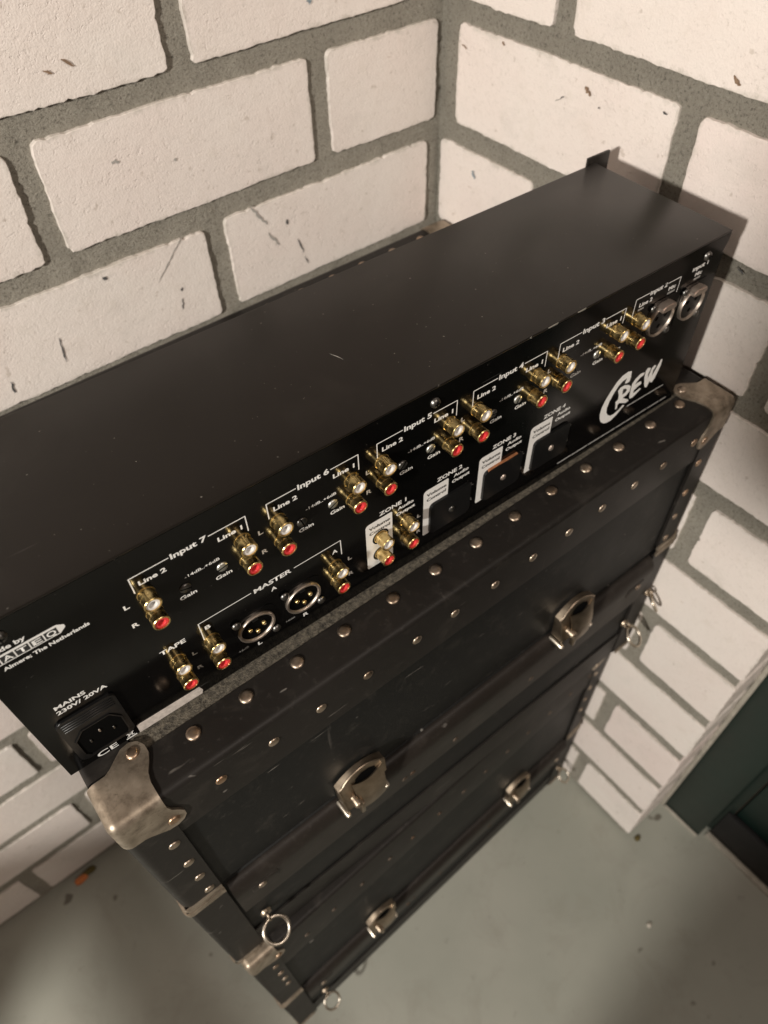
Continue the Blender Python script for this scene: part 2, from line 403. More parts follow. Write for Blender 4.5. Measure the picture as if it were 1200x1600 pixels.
# scuffs and flecks on the brick faces (flat marks)
def mark(parent, mat, plane, a, b, w, seed):
    """a, b: ends in wall coordinates (along, z); plane 'Y' back wall, 'X' side wall"""
    rnd = random.Random(seed)
    A, B = Vector(a), Vector(b); d = (B-A); L = d.length; d.normalize(); nn = Vector((-d.y, d.x))
    n = max(6, int(L/0.0025)); up_, lo = [], []
    for i in range(n+1):
        s = i/n; ww = w*(math.sin(math.pi*min(max(s, 0.04), 0.96))**0.5)*rnd.uniform(0.45, 1.0)
        c = A + d*L*s + nn*rnd.gauss(0, w*0.15); up_.append(c+nn*ww/2); lo.append(c-nn*ww/2)
    bm = bmesh.new()
    f = (lambda p: (p.x, -0.0011, p.y)) if plane == 'Y' else (lambda p: (-0.0011, p.x, p.y))
    U = [bm.verts.new(f(p)) for p in up_]; Lw = [bm.verts.new(f(p)) for p in lo]
    for i in range(n): bm.faces.new((U[i], U[i+1], Lw[i+1], Lw[i]))
    mesh_obj('scuff_mark', bm, mat, parent)
for i, (mt, a, b, w) in enumerate([
    ('scuff_grey', (-.1985, .832), (-.186, .812), .0030), ('scuff_grey', (-.186, .805), (-.1775, .790), .0028),
    ('scuff_dark', (-.1672, .8095), (-.1660, .8050), .0030), ('scuff_dark', (-.1585, .7890), (-.1545, .7745), .0016),
    ('scuff_dark', (-.1535, .7705), (-.1505, .7620), .0012), ('scuff_grey', (-.2600, .8290), (-.2880, .8010), .0014),
    ('scuff_dark', (-.3275, .8220), (-.3245, .8200), .0040), ('scuff_dark', (-.2705, .7890), (-.2712, .7860), .0030),
    ('scuff_dark', (-.2722, .7800), (-.2742, .7700), .0016), ('scuff_dark', (-.3730, .7900), (-.3750, .7690), .0018),
    ('scuff_dark', (-.4170, .7720), (-.4185, .7620), .0022), ('scuff_brown', (-.3070, .9625), (-.3010, .9565), .0022),
    ('scuff_brown', (-.3200, .9590), (-.3150, .9560), .0020), ('scuff_blue', (-.1275, .9585), (-.1258, .9550), .0040),
    ('scuff_grey', (-.2960, .8970), (-.2905, .8955), .0030), ('scuff_grey', (-.2520, .8850), (-.2500, .8840), .0025)]):
    mark(back, mt, 'Y', a, b, w, i)
for i, (mt, a, b, w) in enumerate([
    ('scuff_brown', (-.0690, .9205), (-.0715, .9185), .0022), ('scuff_brown', (-.0255, .9085), (-.0310, .9060), .0016),
    ('scuff_brown', (-.1530, .9125), (-.1590, .9080), .0040), ('scuff_dark', (-.1355, .9010), (-.1325, .8985), .0016),
    ('scuff_grey', (-.1325, .8985), (-.1280, .8960), .0012), ('scuff_dark', (-.1675, .9032), (-.1690, .9026), .0015),
    ('scuff_dark', (-.2195, .9160), (-.2230, .9150), .0016), ('scuff_brown', (-.2600, .9480), (-.2665, .9450), .0028),
    ('scuff_blue', (-.0460, .8140), (-.0505, .8085), .0045), ('scuff_dark', (-.3050, .8420), (-.3110, .8400), .0016)]):
    mark(side, mt, 'X', a, b, w, 100+i)

# ------------------------------------------------------------------ doorway on the right
fr = thing('door_frame', 'dark green door jamb beside the end of the brick wall', 'door frame', (0.08, -0.49, FZ))
box_obj('jamb', 'green_paint', fr, 0.0, 0.075, -0.0310, 0.0325, 0.0, 1.9, 0.0015)
box_obj('stop_bead', 'green_paint', fr, 0.022, 0.07, -0.0440, -0.0312, 0.0, 1.9, 0.001)
box_obj('sealant', 'pale_trim', fr, -0.006, -0.0005, 0.0270, 0.0327, 0.0, 1.9, 0.001)
box_obj('floor_bead', 'pale_trim', fr, -0.004, -0.0004, -0.030, 0.026, 0.0, 0.004, 0.0008)
dr = thing('door', 'dark green door leaf with a black kick strip along its foot', 'door', (0.10, -0.535, FZ))
box_obj('leaf', 'door_green', dr, 0.006, 0.046, -0.80, -0.0015, 0.004, 1.9, 0.0015)
box_obj('kick_strip', 'black_rubber', dr, -0.003, 0.0055, -0.80, 0.0070, 0.006, 0.082, 0.001)
box_obj('threshold_strip', 'pale_trim', dr, -0.012, -0.0035, -0.80, 0.0080, 0.0, 0.004, 0.0005)

# ------------------------------------------------------------------ cases
RIVET = None
def rivet_mesh(r=0.0042, h=0.0015, mat='rivet_nickel'):
    bm = bmesh.new()
    prof = [(r, 0.0006), (r*0.98, -h*0.25), (r*0.85, -h*0.65), (r*0.55, -h*0.92), (0, -h)]
    lathe(bm, prof, 14, 'Y'); bmesh.ops.recalc_face_normals(bm, faces=bm.faces[:])
    me = bpy.data.meshes.new('rivet'); bm.to_mesh(me); bm.free(); me.materials.append(M[mat])
    for p in me.polygons: p.use_smooth = True
    return me
RV = rivet_mesh(); RVS = rivet_mesh(0.0035, 0.0012); RVD = rivet_mesh(0.0030, 0.0010, 'dull_rivet')
def rivet(parent, x, y, z, face='front', me=None):
    o = bpy.data.objects.new('rivet', me or RV); COL.objects.link(o); o.parent = parent
    o.location = (x, y, z)
    o.rotation_euler = {'front': (0, 0, 0), 'top': (-math.pi/2, 0, 0), 'left': (0, 0, -math.pi/2)}[face]
    o.rotation_euler.rotate_axis('Y', random.uniform(0, 6))
    return o

def angle_profile(legA, legB, th, rad, n=6):
    """L profile in (u, v): outer corner at (0,0), leg A along +u at v=0, leg B along -v at u=0"""
    o = [(legA, 0.0)]
    for k in range(n+1):
        a = R(90 + 90*k/n); o.append((rad+rad*math.cos(a), -rad+rad*math.sin(a)))
    o += [(0.0, -legB), (th, -legB), (th, -th), (legA, -th)]
    return o
BR = [(27, 0), (27, 5), (27, 10), (28.3, 15.5), (31, 20), (33.2, 25), (33.2, 30), (31, 34), (27, 36), (22, 35.2), (17.5, 32), (13, 28.6), (10, 27.2), (5, 27), (0, 27)]
def bracket_mesh(sx, sy, t=0.0014, r=0.0044):
    bm = bmesh.new(); c = Vector((r, r, -r)); q = r+t
    n = 6
    def arcgrid(fn, a_list):
        rows = [[bm.verts.new(fn(a, k/n*math.pi/2)) for k in range(n+1)] for a in a_list]
        for A, B in zip(rows, rows[1:]):
            for k in range(n): bm.faces.new((A[k], B[k], B[k+1], A[k+1]))
    along = [r, 0.014, 0.021, 0.027]; along2 = along
    arcgrid(lambda s, th: Vector((s, r-q*math.sin(th), -r+q*math.cos(th))), along)     # top/front edge
    arcgrid(lambda s, th: Vector((r-q*math.sin(th), s, -r+q*math.cos(th))), along2)    # top/side edge
    arcgrid(lambda s, th: Vector((r-q*math.sin(th), r-q*math.cos(th), -s)), along)     # front/side edge
    # sphere octant
    rows = []
    for i in range(n+1):
        ph = i/n*math.pi/2
        rows.append([bm.verts.new(c + q*Vector((-math.sin(ph)*math.sin(k/n*math.pi/2), -math.sin(ph)*math.cos(k/n*math.pi/2), math.cos(ph)))) for k in range(n+1)])
    for A, B in zip(rows, rows[1:]):
        for k in range(n):
            try: bm.faces.new((A[k], B[k], B[k+1], A[k+1]))
            except ValueError: pass
    ladder = [(a, r) for a in along] + [(u/1000, v/1000) for u, v in BR if u/1000 > r and v/1000 > r] + [(r, a) for a in reversed(along)]
    poly2 = []
    for p in ladder:
        if not poly2 or (Vector(p)-Vector(poly2[-1])).length > 1e-5: poly2.append(p)
    if (Vector(poly2[0])-Vector(poly2[-1])).length < 1e-5: poly2.pop()
    bm.faces.new([bm.verts.new((u, v, t)) for u, v in poly2])
    bm.faces.new([bm.verts.new((u, -t, -v)) for u, v in poly2])
    bm.faces.new([bm.verts.new((-t, v, -u)) for u, v in poly2])
    bmesh.ops.remove_doubles(bm, verts=bm.verts[:], dist=0.00008)
    bmesh.ops.recalc_face_normals(bm, faces=bm.faces[:])
    bm.normal_update()
    cen = Vector((0.02, 0.02, -0.02))
    bm.verts.index_update(); be = [e_ for e_ in bm.edges if e_.is_boundary]
    new = {}
    for e_ in be:                                        # turn the rim inwards to the case
        for v in e_.verts:
            if v not in new:
                n_ = Vector((0, 0, 0))
                co = v.co
                dv = Vector((max(0, r-co.x), max(0, r-co.y), max(0, r+co.z)))
                n_ = Vector((-dv.x, -dv.y, dv.z)).normalized()
                new[v] = bm.verts.new(co - n_*(t+0.0004))
    for e_ in be:
        a_, b_ = e_.verts; bm.faces.new((a_, b_, new[b_], new[a_]))
    bmesh.ops.triangulate(bm, faces=[f for f in bm.faces if len(f.verts) > 4], ngon_method='EAR_CLIP')
    for v in bm.verts: v.co.x *= sx; v.co.y *= sy
    bmesh.ops.recalc_face_normals(bm, faces=bm.faces[:])
    me = bpy.data.meshes.new('corner_bracket'); bm.to_mesh(me); bm.free(); me.materials.append(M['worn_nickel'])
    for p in me.polygons: p.use_smooth = True
    me.set_sharp_from_angle(angle=R(38)); return me

def make_latch(parent, x, z, s=1.0):
    """draw latch on the front face: arched hood with a hooked hasp"""
    hw, sh, rise = 0.0195*s, 0.023*s, 0.010*s
    arch = [(-hw*0.94, -0.006*s), (-hw*1.03, sh)]
    for k in range(1, 14):
        u = -1 + 2*k/14; arch.append((hw*1.03*u, sh + rise*(1-u*u)))
    arch += [(hw*1.03, sh), (hw*0.98, 0.008*s), (hw*0.80, 0.0065*s), (hw*0.76, -0.006*s)]
    yo = lambda v: 0.0105*s - 0.0075*s*(v+0.006*s)/(0.039*s)          # the plate leans out towards its foot
    bm = bmesh.new()
    prism(bm, arch, lambda u, v, d: (u, -(yo(v)+d), v), 0.0, 0.0013*s)
    plate = mesh_obj('latch', bm, 'latch_nickel', parent, 40, (x, 0, z))
    bm = bmesh.new()                                   # flange from the plate's edge back to the case
    rows = []
    rim = arch[:17]
    for i, (u, v) in enumerate(rim):
        rows.append([bm.verts.new((u*0.985, -0.0002, v*0.99)), bm.verts.new((u*0.985, -yo(v), v*0.99))])
    for A, B in zip(rows, rows[1:]): bm.faces.new((A[0], B[0], B[1], A[1]))
    mesh_obj('flange', bm, 'latch_nickel', plate, 40)
    bm = bmesh.new()                                   # raised bead along the arch
    tube(bm, [(u*0.97, -(yo(v)+0.0013*s), v-0.0004*s) for u, v in arch[:16]], 0.00085*s, 6)
    mesh_obj('bead', bm, 'latch_nickel', plate, 60)
    hole = [(-0.0075, .0190), (-.0040, .0170), (.0030, .0160), (.0085, .0168), (.0118, .0195), (.0110, .0232), (0.0060, .0260), (-0.0008, .0264), (-.0055, .0238)]
    bm = bmesh.new(); prism(bm, [(u*s, v*s) for u, v in hole], lambda u, v, d: (u, -(yo(v)+d), v), 0.0014*s, 0.0016*s)
    mesh_obj('catch_opening', bm, 'hole_black', plate)  # flat black patch painted for the shade inside the opening
    bm = bmesh.new()                                   # hasp: curved plate with a scooped upper edge
    nu, nv = 12, 10; g = []
    for i in range(nu+1):
        u = -1 + 2*i/nu; row = []
        top = (0.0185 + 0.0035*u*u)*s
        for j in range(nv+1):
            w = j/nv; zz = -0.016*s + (top+0.016*s)*w
            out = yo(zz) + (0.0022 + 0.0030*math.sin(math.pi*w*0.85) - 0.0012*u*u)*s
            row.append(bm.verts.new((0.0035*s + (0.0115+0.0015*w)*s*u, -out, zz)))
        g.append(row)
    for i in range(nu):
        for j in range(nv): bm.faces.new((g[i][j], g[i+1][j], g[i+1][j+1], g[i][j+1]))
    bmesh.ops.recalc_face_normals(bm, faces=bm.faces[:]); bmesh.ops.solidify(bm, geom=bm.faces[:], thickness=0.0011)
    mesh_obj('hasp', bm, 'latch_nickel', plate, 45)
    bm = bmesh.new(); lathe(bm, [(0.0, -0.0175*s), (0.0022*s, -0.0170*s), (0.0032*s, -0.0155*s), (0.0028*s, -0.011*s), (0.0036*s, -0.0085*s)], 14, 'Y', -0.0105*s, 0, 0.004*s)
    box(bm, -0.0092*s, -0.0058*s, -0.0170*s, -0.0125*s, -0.014*s, 0.004*s, 0.0007)
    mesh_obj('turn_knob', bm, 'latch_nickel', plate, 45)
    for px in (-0.0185, 0.0160):
        bm = bmesh.new(); lathe(bm, [(0.0, -0.0145*s), (0.0016*s, -0.0142*s), (0.0024*s, -0.0125*s), (0.0025*s, -0.0005)], 12, 'Y', px*s, 0, -0.010*s)
        mesh_obj('hinge_pin', bm, 'ring_nickel', plate, 45)
    return plate

def make_ring(parent, x, z, rad, tilt, yaw=0.0, out=0.006, lift=0.0):
    bm = bmesh.new(); torus(bm, rad, 0.0015)
    o = mesh_obj('pull_ring', bm, 'ring_nickel', parent, 60, (x, -out-rad*math.cos(tilt), z - rad*math.sin(tilt) + lift), (tilt, 0, yaw))
    bm = bmesh.new(); torus(bm, 0.0038, 0.0011, Matrix.Translation((x+0.0, -0.0035, z)) @ Matrix.Rotation(math.pi/2, 4, 'Y'), 18, 8)
    lathe(bm, [(0.0, -0.0022), (0.0042, -0.0018), (0.0048, 0.0004)], 14, 'Y', x, 0, z)
    mesh_obj('ring_eye', bm, 'latch_nickel', parent, 60)
    return o

def make_case(label, origin, rotz, W, D, top, seam, latch_x, latch_z, rings, scale_l=1.0, nriv=13, x_first=0.055, pitch=0.0335, dull=False, leg=0.050):
    """local frame: x along the front, y into the wall, z up; front face at y=0; heights in z from the case foot"""
    root = thing('transport_case', label, 'case', origin, rotz, None)
    e = 0.0048
    # lid
    bm = bmesh.new(); box(bm, 0.002, W-0.002, 0.0019, D-0.002, seam+0.001, top-0.0018, 0.004, 3)
    lid = mesh_obj('lid', bm, 'fibre_panel', root, 40)
    bm = bmesh.new(); box(bm, 0.028, W-0.028, 0.0284, D-0.03, top-0.0025, top-0.0012); mesh_obj('top_panel', bm, 'felt', lid)
    def L_x(y_front, name='edge_strip', par=lid, z=top, flip=1, legA=0.028, legB=leg, mat='fibre_strip'):
        bm = bmesh.new(); prism(bm, angle_profile(legA, legB, 0.0016, 0.004), lambda u, v, d: (d, y_front+flip*u, z+v), e, W-e)
        return mesh_obj(name, bm, mat, par, 40)
    L_x(0.0); L_x(D, flip=-1)
    for sx in (0, 1):                                   # vertical corner angles of the lid
        bm = bmesh.new(); xx = 0.0 if sx == 0 else W; fl_ = 1 if sx == 0 else -1
        prism(bm, angle_profile(0.027, 0.030, 0.0026, 0.0065), lambda u, v, d: (xx+fl_*(u-0.0008), -v-0.0009, d), seam+0.012, top-0.0085)
        mesh_obj('corner_angle', bm, 'fibre_strip', lid, 40)
        bm = bmesh.new(); prism(bm, angle_profile(0.027, 0.050, 0.0016, 0.004), lambda u, v, d: (xx+fl_*u, d, top-0.0002+v), 0.0290, D-0.0290)
        mesh_obj('edge_strip', bm, 'fibre_strip', lid, 40)
        # metal clip wrapping the lid's lower corner
        bm = bmesh.new()
        prism(bm, angle_profile(0.029, 0.032, 0.0018, 0.005), lambda u, v, d: (xx+fl_*(u-0.0026), -v-0.0028, d), seam-0.001, seam+0.0050)
        prism(bm, angle_profile(0.028, 0.031, 0.0018, 0.005), lambda u, v, d: (xx+fl_*(u-0.0018), -v-0.0020, d), seam+0.0065, seam+0.0115)
        mesh_obj('lip_clip', bm, 'worn_nickel', lid, 40)
        for zz in (top-0.057, top-0.0925, top-0.123, top-0.1525):
            if zz > seam+0.014: rivet(lid, xx+fl_*0.0190, -0.0009, zz, 'front', RVS)
    for i in range(nriv):
        x = x_first + pitch*i + random.gauss(0, 0.0008)
        if x > W-0.03: continue
        rivet(lid, x, 0.0205+random.gauss(0, .0004), top, 'top', RVD if dull else None); rivet(lid, x+random.gauss(0, .001), 0.0, top-(0.0235 if not dull else 0.050)+random.gauss(0, .0005), 'front', RVD if dull else RVS)
        rivet(lid, x, D-0.0145, top, 'top')
    for sx in (1, -1):
        for sy in (1, -1):
            me = bracket_mesh(sx, sy); o = from_mesh('corner_bracket', me, None, root, None, (0.0 if sx == 1 else W, 0.0 if sy == 1 else D, top))
            rivet(o, sx*0.0262, sy*0.0295, 0.0016, 'top', RVS)
            if sy == 1: rivet(o, sx*0.0265, -0.0016, -0.0275, 'front', RVS)
    # tray
    bm = bmesh.new(); box(bm, 0.002, W-0.002, 0.0019, D-0.002, 0.0012, seam-0.002, 0.003, 2)
    tray = mesh_obj('tray', bm, 'fibre_panel', root, 40)
    bm = bmesh.new()                                     # valance strip with a rolled upper edge
    zt = seam - 0.0025; prof = []
    for k in range(9):
        a = R(90*k/8); prof.append((0.0075*math.cos(a)*1.0, 0.010*math.sin(a)))
    outl = [(0.0, -0.066), (-0.0032, -0.066), (-0.0058, -0.036)] + [(-0.0068 + 0.0088*(1-math.cos(R(90*k/8))), -0.016 + 0.016*math.sin(R(90*k/8))) for k in range(9)] + [(0.0025, 0.0)]
    prism(bm, outl, lambda u, v, d: (d, u, zt+v), 0.0285, W-0.0285)
    band = mesh_obj('valance_strip', bm, 'fibre_band', tray, 50)
    for px in (0.178, 0.187, 0.232, 0.318):
        rivet(tray, px + random.gauss(0, .001), -0.0050, zt-0.046+random.gauss(0, .001), 'front', RVD)
    bm = bmesh.new(); prism(bm, angle_profile(0.028, 0.045, 0.0016, 0.004), lambda u, v, d: (d, u, -v), e, W-e)
    mesh_obj('edge_strip', bm, 'fibre_strip', tray, 40)
    for sx in (0, 1):
        xx = 0.0 if sx == 0 else W; fl_ = 1 if sx == 0 else -1
        bm = bmesh.new()
        prism(bm, angle_profile(0.027, 0.030, 0.0028, 0.0045), lambda u, v, d: (xx+fl_*(u-0.0010), -v-0.0011, d), 0.0055, seam-0.0025)
        mesh_obj('corner_plate', bm, 'fibre_strip', tray, 40)
        bm = bmesh.new()
        prism(bm, angle_profile(0.024, 0.028, 0.0016, 0.0055), lambda u, v, d: (xx+fl_*(u-0.0024), -v-0.0026, d), 0.0008, 0.0052)
        mesh_obj('foot_clip', bm, 'worn_nickel', tray, 40)
        # small rounded strap next to the corner, below the seam
        x0 = xx + fl_*0.040
        bm = bmesh.new(); box(bm, min(x0, x0+fl_*0.022), max(x0, x0+fl_*0.022), -0.0075, -0.0046, seam-0.030, seam-0.018, 0.0012)
        s_ = mesh_obj('strap_plate', bm, 'fibre_band', tray, 40)
        rivet(s_, x0+fl_*0.008, -0.0075, seam-0.024, 'front', RVS)
    for i, lx in enumerate(latch_x):
        make_latch(root, lx, latch_z, scale_l)
    for a in rings: make_ring(root, *a)
    return root
BASE_B, TOP_B = FZ, 0.3985
TOP_A = 0.7556
HB = TOP_B - BASE_B
make_case('lower black fibre case standing on the floor under the other case', (-0.4985, -0.3475, BASE_B), R(1.7), 0.488, 0.325,
          HB, HB-0.232, (0.137, 0.362), HB-0.232+0.004, [(0.046, 0.062, 0.0098, R(38), 0.2), (0.472, 0.060, 0.0095, R(35), 0.5)], 0.95, dull=True, leg=0.080)
HA = TOP_A - TOP_B - 0.0015
make_case('upper black fibre case with nickel corners carrying the audio mixer', (-0.502, -0.337, TOP_B+0.0015), R(-0.64), 0.496, 0.330,
          HA, HA-0.172, (0.139, 0.357), HA-0.172+0.006, [(0.040, 0.070, 0.0105, R(34), 0.15), (0.470, 0.066, 0.0108, R(40), 0.6), (0.490, 0.105, 0.0090, R(62), 1.0)], 1.0)

# ------------------------------------------------------------------ audio mixer (rear side towards the camera)
mx = thing('audio_mixer', 'black rack audio mixer lying on the upper case, connector panel facing out', 'audio mixer', (-0.50495, -0.29783, 0.75558), R(-1.75641))
W, HM, D = 0.46155, 0.13305, 0.10945
mm = 0.001
box_obj('chassis', 'cover', mx, 0.0015, W-0.0015, 0.0012, D, 0.0004, 0.130, 0.0012)
bm = bmesh.new()                                       # top cover: sheet with lips folded down at rear and sides
box(bm, -0.0004, W+0.0004, -0.0010, D, HM-0.0016, HM, 0.0006)
me_cover = mesh_obj('top_cover', bm, 'cover', mx, 40)
bm = bmesh.new()
prism(bm, [(-0.0004, HM-0.0018), (W+0.0004, HM-0.0018), (W+0.0004, 0.1265), (W-0.0030, 0.1185), (0.0030, 0.1185), (-0.0004, 0.1265)], lambda u, v, d: (u, d, v), -0.0008, 0.0004)
lip = mesh_obj('rear_lip', bm, 'panel', me_cover)
for x in (0.0148, 0.2324, 0.4432):                     # cover screws
    bm = bmesh.new(); lathe(bm, [(0, -0.0029), (0.0016, -0.0028), (0.0026, -0.0021), (0.0030, -0.0008)], 16, 'Y', x, 0, 0.1228)
    s_ = mesh_obj('cover_screw', bm, 'dark_screw', mx, 50)
    bm = bmesh.new(); box(bm, x-0.0015, x+0.0015, -0.00305, -0.0027, 0.1225, 0.1231); box(bm, x-0.0003, x+0.0003, -0.00306, -0.0027, 0.1213, 0.1243)
    mesh_obj('screw_cross', bm, 'hole_black', s_)
for x0, x1 in ((0.3080, 0.3155), (0.3300, 0.3365), (0.2950, 0.2962)):   # bare chipped spots on the cover edge
    bm = bmesh.new(); prism(bm, [(x0, HM-0.0004), (x1, HM-0.0003), (x1-0.0006, HM-0.0012), (x0+0.0008, HM-0.0010)], lambda u, v, d: (u, d, v), -0.0012, -0.0009)
    mesh_obj('paint_chip', bm, 'slot_screw', me_cover)
for x0, y0, x1, y1 in ((0.2060, 0.0520, 0.2090, 0.0440), (0.095, 0.043, 0.0954, 0.0424)):   # scratches on the top
    bm = bmesh.new(); dx, dy = x1-x0, y1-y0; l = math.hypot(dx, dy); w = 0.00016
    prism(bm, [(x0, y0), ((x0+x1)/2+dy/l*w+0.0003, (y0+y1)/2-dx/l*w), (x1, y1), ((x0+x1)/2-dy/l*w+0.0003, (y0+y1)/2+dx/l*w)], lambda u, v, d: (u, v, d), HM+0.00003, HM+0.0001)
    mesh_obj('scratch', bm, 'scuff_grey', me_cover)
fpn = box_obj('front_panel', 'cover', mx, 0.0, W+0.0002, D+0.0006, D+0.0026, 0.0012, 0.1285, 0.0003)
for x0, x1 in ((-0.0185, -0.0003), (W-0.0030, 0.4797)): box_obj('rack_ear', 'cover', mx, x0, x1, D+0.0030, D+0.0050, 0.0012, 0.1352, 0.0003)
box_obj('side_lip', 'cover', mx, W+0.0002, W+0.0012, 0.004, D-0.001, 0.1245, HM-0.0018)
bm = bmesh.new()
box(bm, 0.0, W, -0.0003, 0.0010, 0.0002, 0.1182, 0.0)
panel = mesh_obj('rear_panel', bm, 'panel', mx)
PY = -0.0003

# printed marks --------------------------------------------------------------
pend = []
def text(s, x, z, cap, width=None, align='CENTER', mat='white_print', bold=0.030, shear=0.0, name='lettering'):
    """x, z in mm: anchor and centre height of the capitals; cap height in mm; width in mm (optional)"""
    pend.append((s, x, z, cap, width, align, mat, bold, shear, name))
def flush_text():
    objs = []
    for it in pend:
        cu = bpy.data.curves.new('t', 'FONT'); cu.body = it[0]; cu.size = 1.0; cu.offset = it[7]; cu.resolution_u = 3; cu.shear = it[8]
        o = bpy.data.objects.new('t', cu); COL.objects.link(o); objs.append(o)
    bpy.context.view_layer.update(); dg = bpy.context.evaluated_depsgraph_get()
    for it, o in zip(pend, objs):
        s, x, z, cap, width, align, mat, bold, shear, name = it
        me = bpy.data.meshes.new_from_object(o.evaluated_get(dg))
        if not len(me.vertices): continue
        xs = [v.co.x for v in me.vertices]; x0, x1 = min(xs), max(xs)
        k = cap*mm/0.73
        kx = (width*mm/(x1-x0)) if width else k*1.15
        w = (x1-x0)*kx; ox = {'CENTER': -w/2, 'LEFT': 0.0, 'RIGHT': -w}[align]
        for v in me.vertices:
            v.co = Vector((x*mm + ox + (v.co.x-x0)*kx, PY-(0.00012 if mat != 'black_print' else 0.0003), z*mm - cap*mm/2 + v.co.y*k))
        me.name = name; me.materials.clear()
        from_mesh(name, me, mat, panel)
        bpy.data.objects.remove(o)
def stroke(segs, w=0.55, mat='white_print', name='printed_bracket'):
    bm = bmesh.new(); h = w/2
    for i, (x0, z0, x1, z1) in enumerate(segs):
        y = PY - 0.00010 - 0.00001*i
        if abs(z1-z0) < 1e-6: q = [(min(x0, x1), z0-h), (max(x0, x1), z0-h), (max(x0, x1), z0+h), (min(x0, x1), z0+h)]
        elif abs(x1-x0) < 1e-6: q = [(x0-h, min(z0, z1)), (x0+h, min(z0, z1)), (x0+h, max(z0, z1)), (x0-h, max(z0, z1))]
        else:
            d = Vector((x1-x0, z1-z0)).normalized(); n_ = Vector((-d.y, d.x))*h
            q = [(x0+n_.x, z0+n_.y), (x0-n_.x, z0-n_.y), (x1-n_.x, z1-n_.y), (x1+n_.x, z1+n_.y)]
        bm.faces.new([bm.verts.new((u*mm, y, v*mm)) for u, v in q])
    return mesh_obj(name, bm, mat, panel)
def polyprint(pts, mat='white_print', name='printed_logo', dy=0.00012):
    bm = bmesh.new(); f = bm.faces.new([bm.verts.new((u*mm, PY-dy, v*mm)) for u, v in pts])
    f.normal_update(); bmesh.ops.triangulate(bm, faces=[f], ngon_method='EAR_CLIP'); return mesh_obj(name, bm, mat, panel)

ZB = 115.4
groups = [(7, 66.5, 122.9), (6, 134.0, 185.3), (5, 196.6, 247.8), (4, 258.9, 311.8), (3, 321.8, 374.8)]
for n_, a, b in groups:
    c = (a+b)/2; g = 9.6
    stroke([(a, ZB, c-g, ZB), (c+g, ZB, b, ZB), (a, ZB+0.2, a, ZB-10.4), (b, ZB+0.2, b, ZB-10.4)])
    text('Input %d' % n_, c, ZB, 3.5, 17.6)
    text('Line 2', a+3.0, ZB-5.6, 2.9, 13.0, 'LEFT'); text('Line 1', b-2.4, ZB-5.6, 2.9, 12.6, 'RIGHT')
    text('-14dB..+6dB', c+2.6, 97.7, 1.95, 17.8, bold=0.012)
    text('Gain', c-7.5, 84.9, 2.6, 8.6, bold=.022); text('Gain', c+11.2, 84.9, 2.6, 8.6, bold=.022)
for x in (60.8, 128.4, 190.5, 252.8, 316.5, 378.5):
    text('L', x, 99.5, 3.0, 2.6); text('R', x, 85.0, 3.0, 3.2)
a, b, c = 382.7, 422.3, 402.6
stroke([(a, ZB+2, c-8.2, ZB+1.8), (c+8.2, ZB+1.5, b, ZB+1.4), (a, ZB+2.2, a, ZB-10), (b, ZB+1.6, b, ZB-9.0)])
text('Input 2', c, ZB+1.6, 3.4, 15.2); text('Line 2', 387.0, 111.8, 2.8, 11.5, 'LEFT'); text('Mic', 416.0, 112.4, 2.6, 6.6)
stroke([(412.6, 109.0, 419.6, 109.0)], 1.5, 'dim_print', 'printed_line'); stroke([(386.8, 108.4, 392.0, 108.4)], 1.4, 'dim_print', 'printed_line')
text('Input 1', 440.2, 117.2, 3.2, 14.6); text('Mic', 440.6, 112.0, 2.6, 6.6); stroke([(437.2, 108.7, 443.6, 108.7)], 1.5, 'dim_print', 'printed_line')
# master section
stroke([(86.2, 59.6, 116.0, 59.6), (141.4, 59.6, 170.5, 59.6), (86.2, 59.8, 86.2, 44.5), (170.5, 59.8, 170.5, 47.6)])
text('MASTER', 128.7, 59.4, 3.4, 22.2); text('A', 128.3, 52.9, 3.0, 3.4); text('B', 90.0, 53.6, 3.0, 3.0); text('A', 166.4, 53.3, 3.0, 3.4)
text('L', 113.3, 13.4, 3.0, 2.6); text('R', 143.2, 13.9, 3.0, 3.2); text('+6dB', 103.6, 16.4, 1.7, 6.2, mat='dim_print', bold=.01); text('+6dB', 133.4, 17.5, 1.7, 6.2, mat='dim_print', bold=.01)
text('L', 175.4, 40.2, 3.0, 2.6); text('R', 175.2, 26.1, 3.0, 3.2); text('R', 79.3, 25.1, 3.0, 3.2, mat='dim_print'); text('L', 79.3, 39.2, 3.0, 2.6, mat='dim_print')
text('TAPE', 71.0, 54.0, 3.3, 13.6)
# mains and maker's block
text('MAINS', 20.6, 59.6, 2.9, 14.6); text('230V/ 20VA', 25.0, 55.2, 2.9, 24.2)
text('made by', 14.0, 115.2, 2.7, 16.0); text('Almere; The Netherlands', 26.6, 102.9, 2.35, 36.6)
LB = [(3.0, 106.0), (33.6, 106.0), (36.4, 108.4), (36.4, 110.2), (33.6, 112.2), (1.0, 112.2), (1.0, 108)]
polyprint(LB, 'label_print', 'printed_label', 0.00008)
for i, ch in enumerate('DATEQ'):
    x = 4.0 + 6.0*i
    polyprint([(x-0.2, 106.5), (x+5.2, 106.5), (x+5.2, 110.9), (x-0.2, 110.9)], 'black_print', 'printed_box', 0.00011)
    text(ch, x+2.5, 108.75, 3.3, 3.9, bold=0.02)
text('CE', 20.6, 2.9, 4.4, 11.0, bold=0.012)
stroke([(30.6, 1.0, 36.4, 1.0)], 1.0, name='printed_symbol'); stroke([(31.4, 5.6, 35.6, 2.2), (31.4, 2.2, 35.6, 5.6), (31.8, 5.4, 35.4, 5.4), (32.4, 5.2, 32.8, 2.2), (34.8, 5.2, 34.4, 2.2)], 0.4, name='printed_symbol')
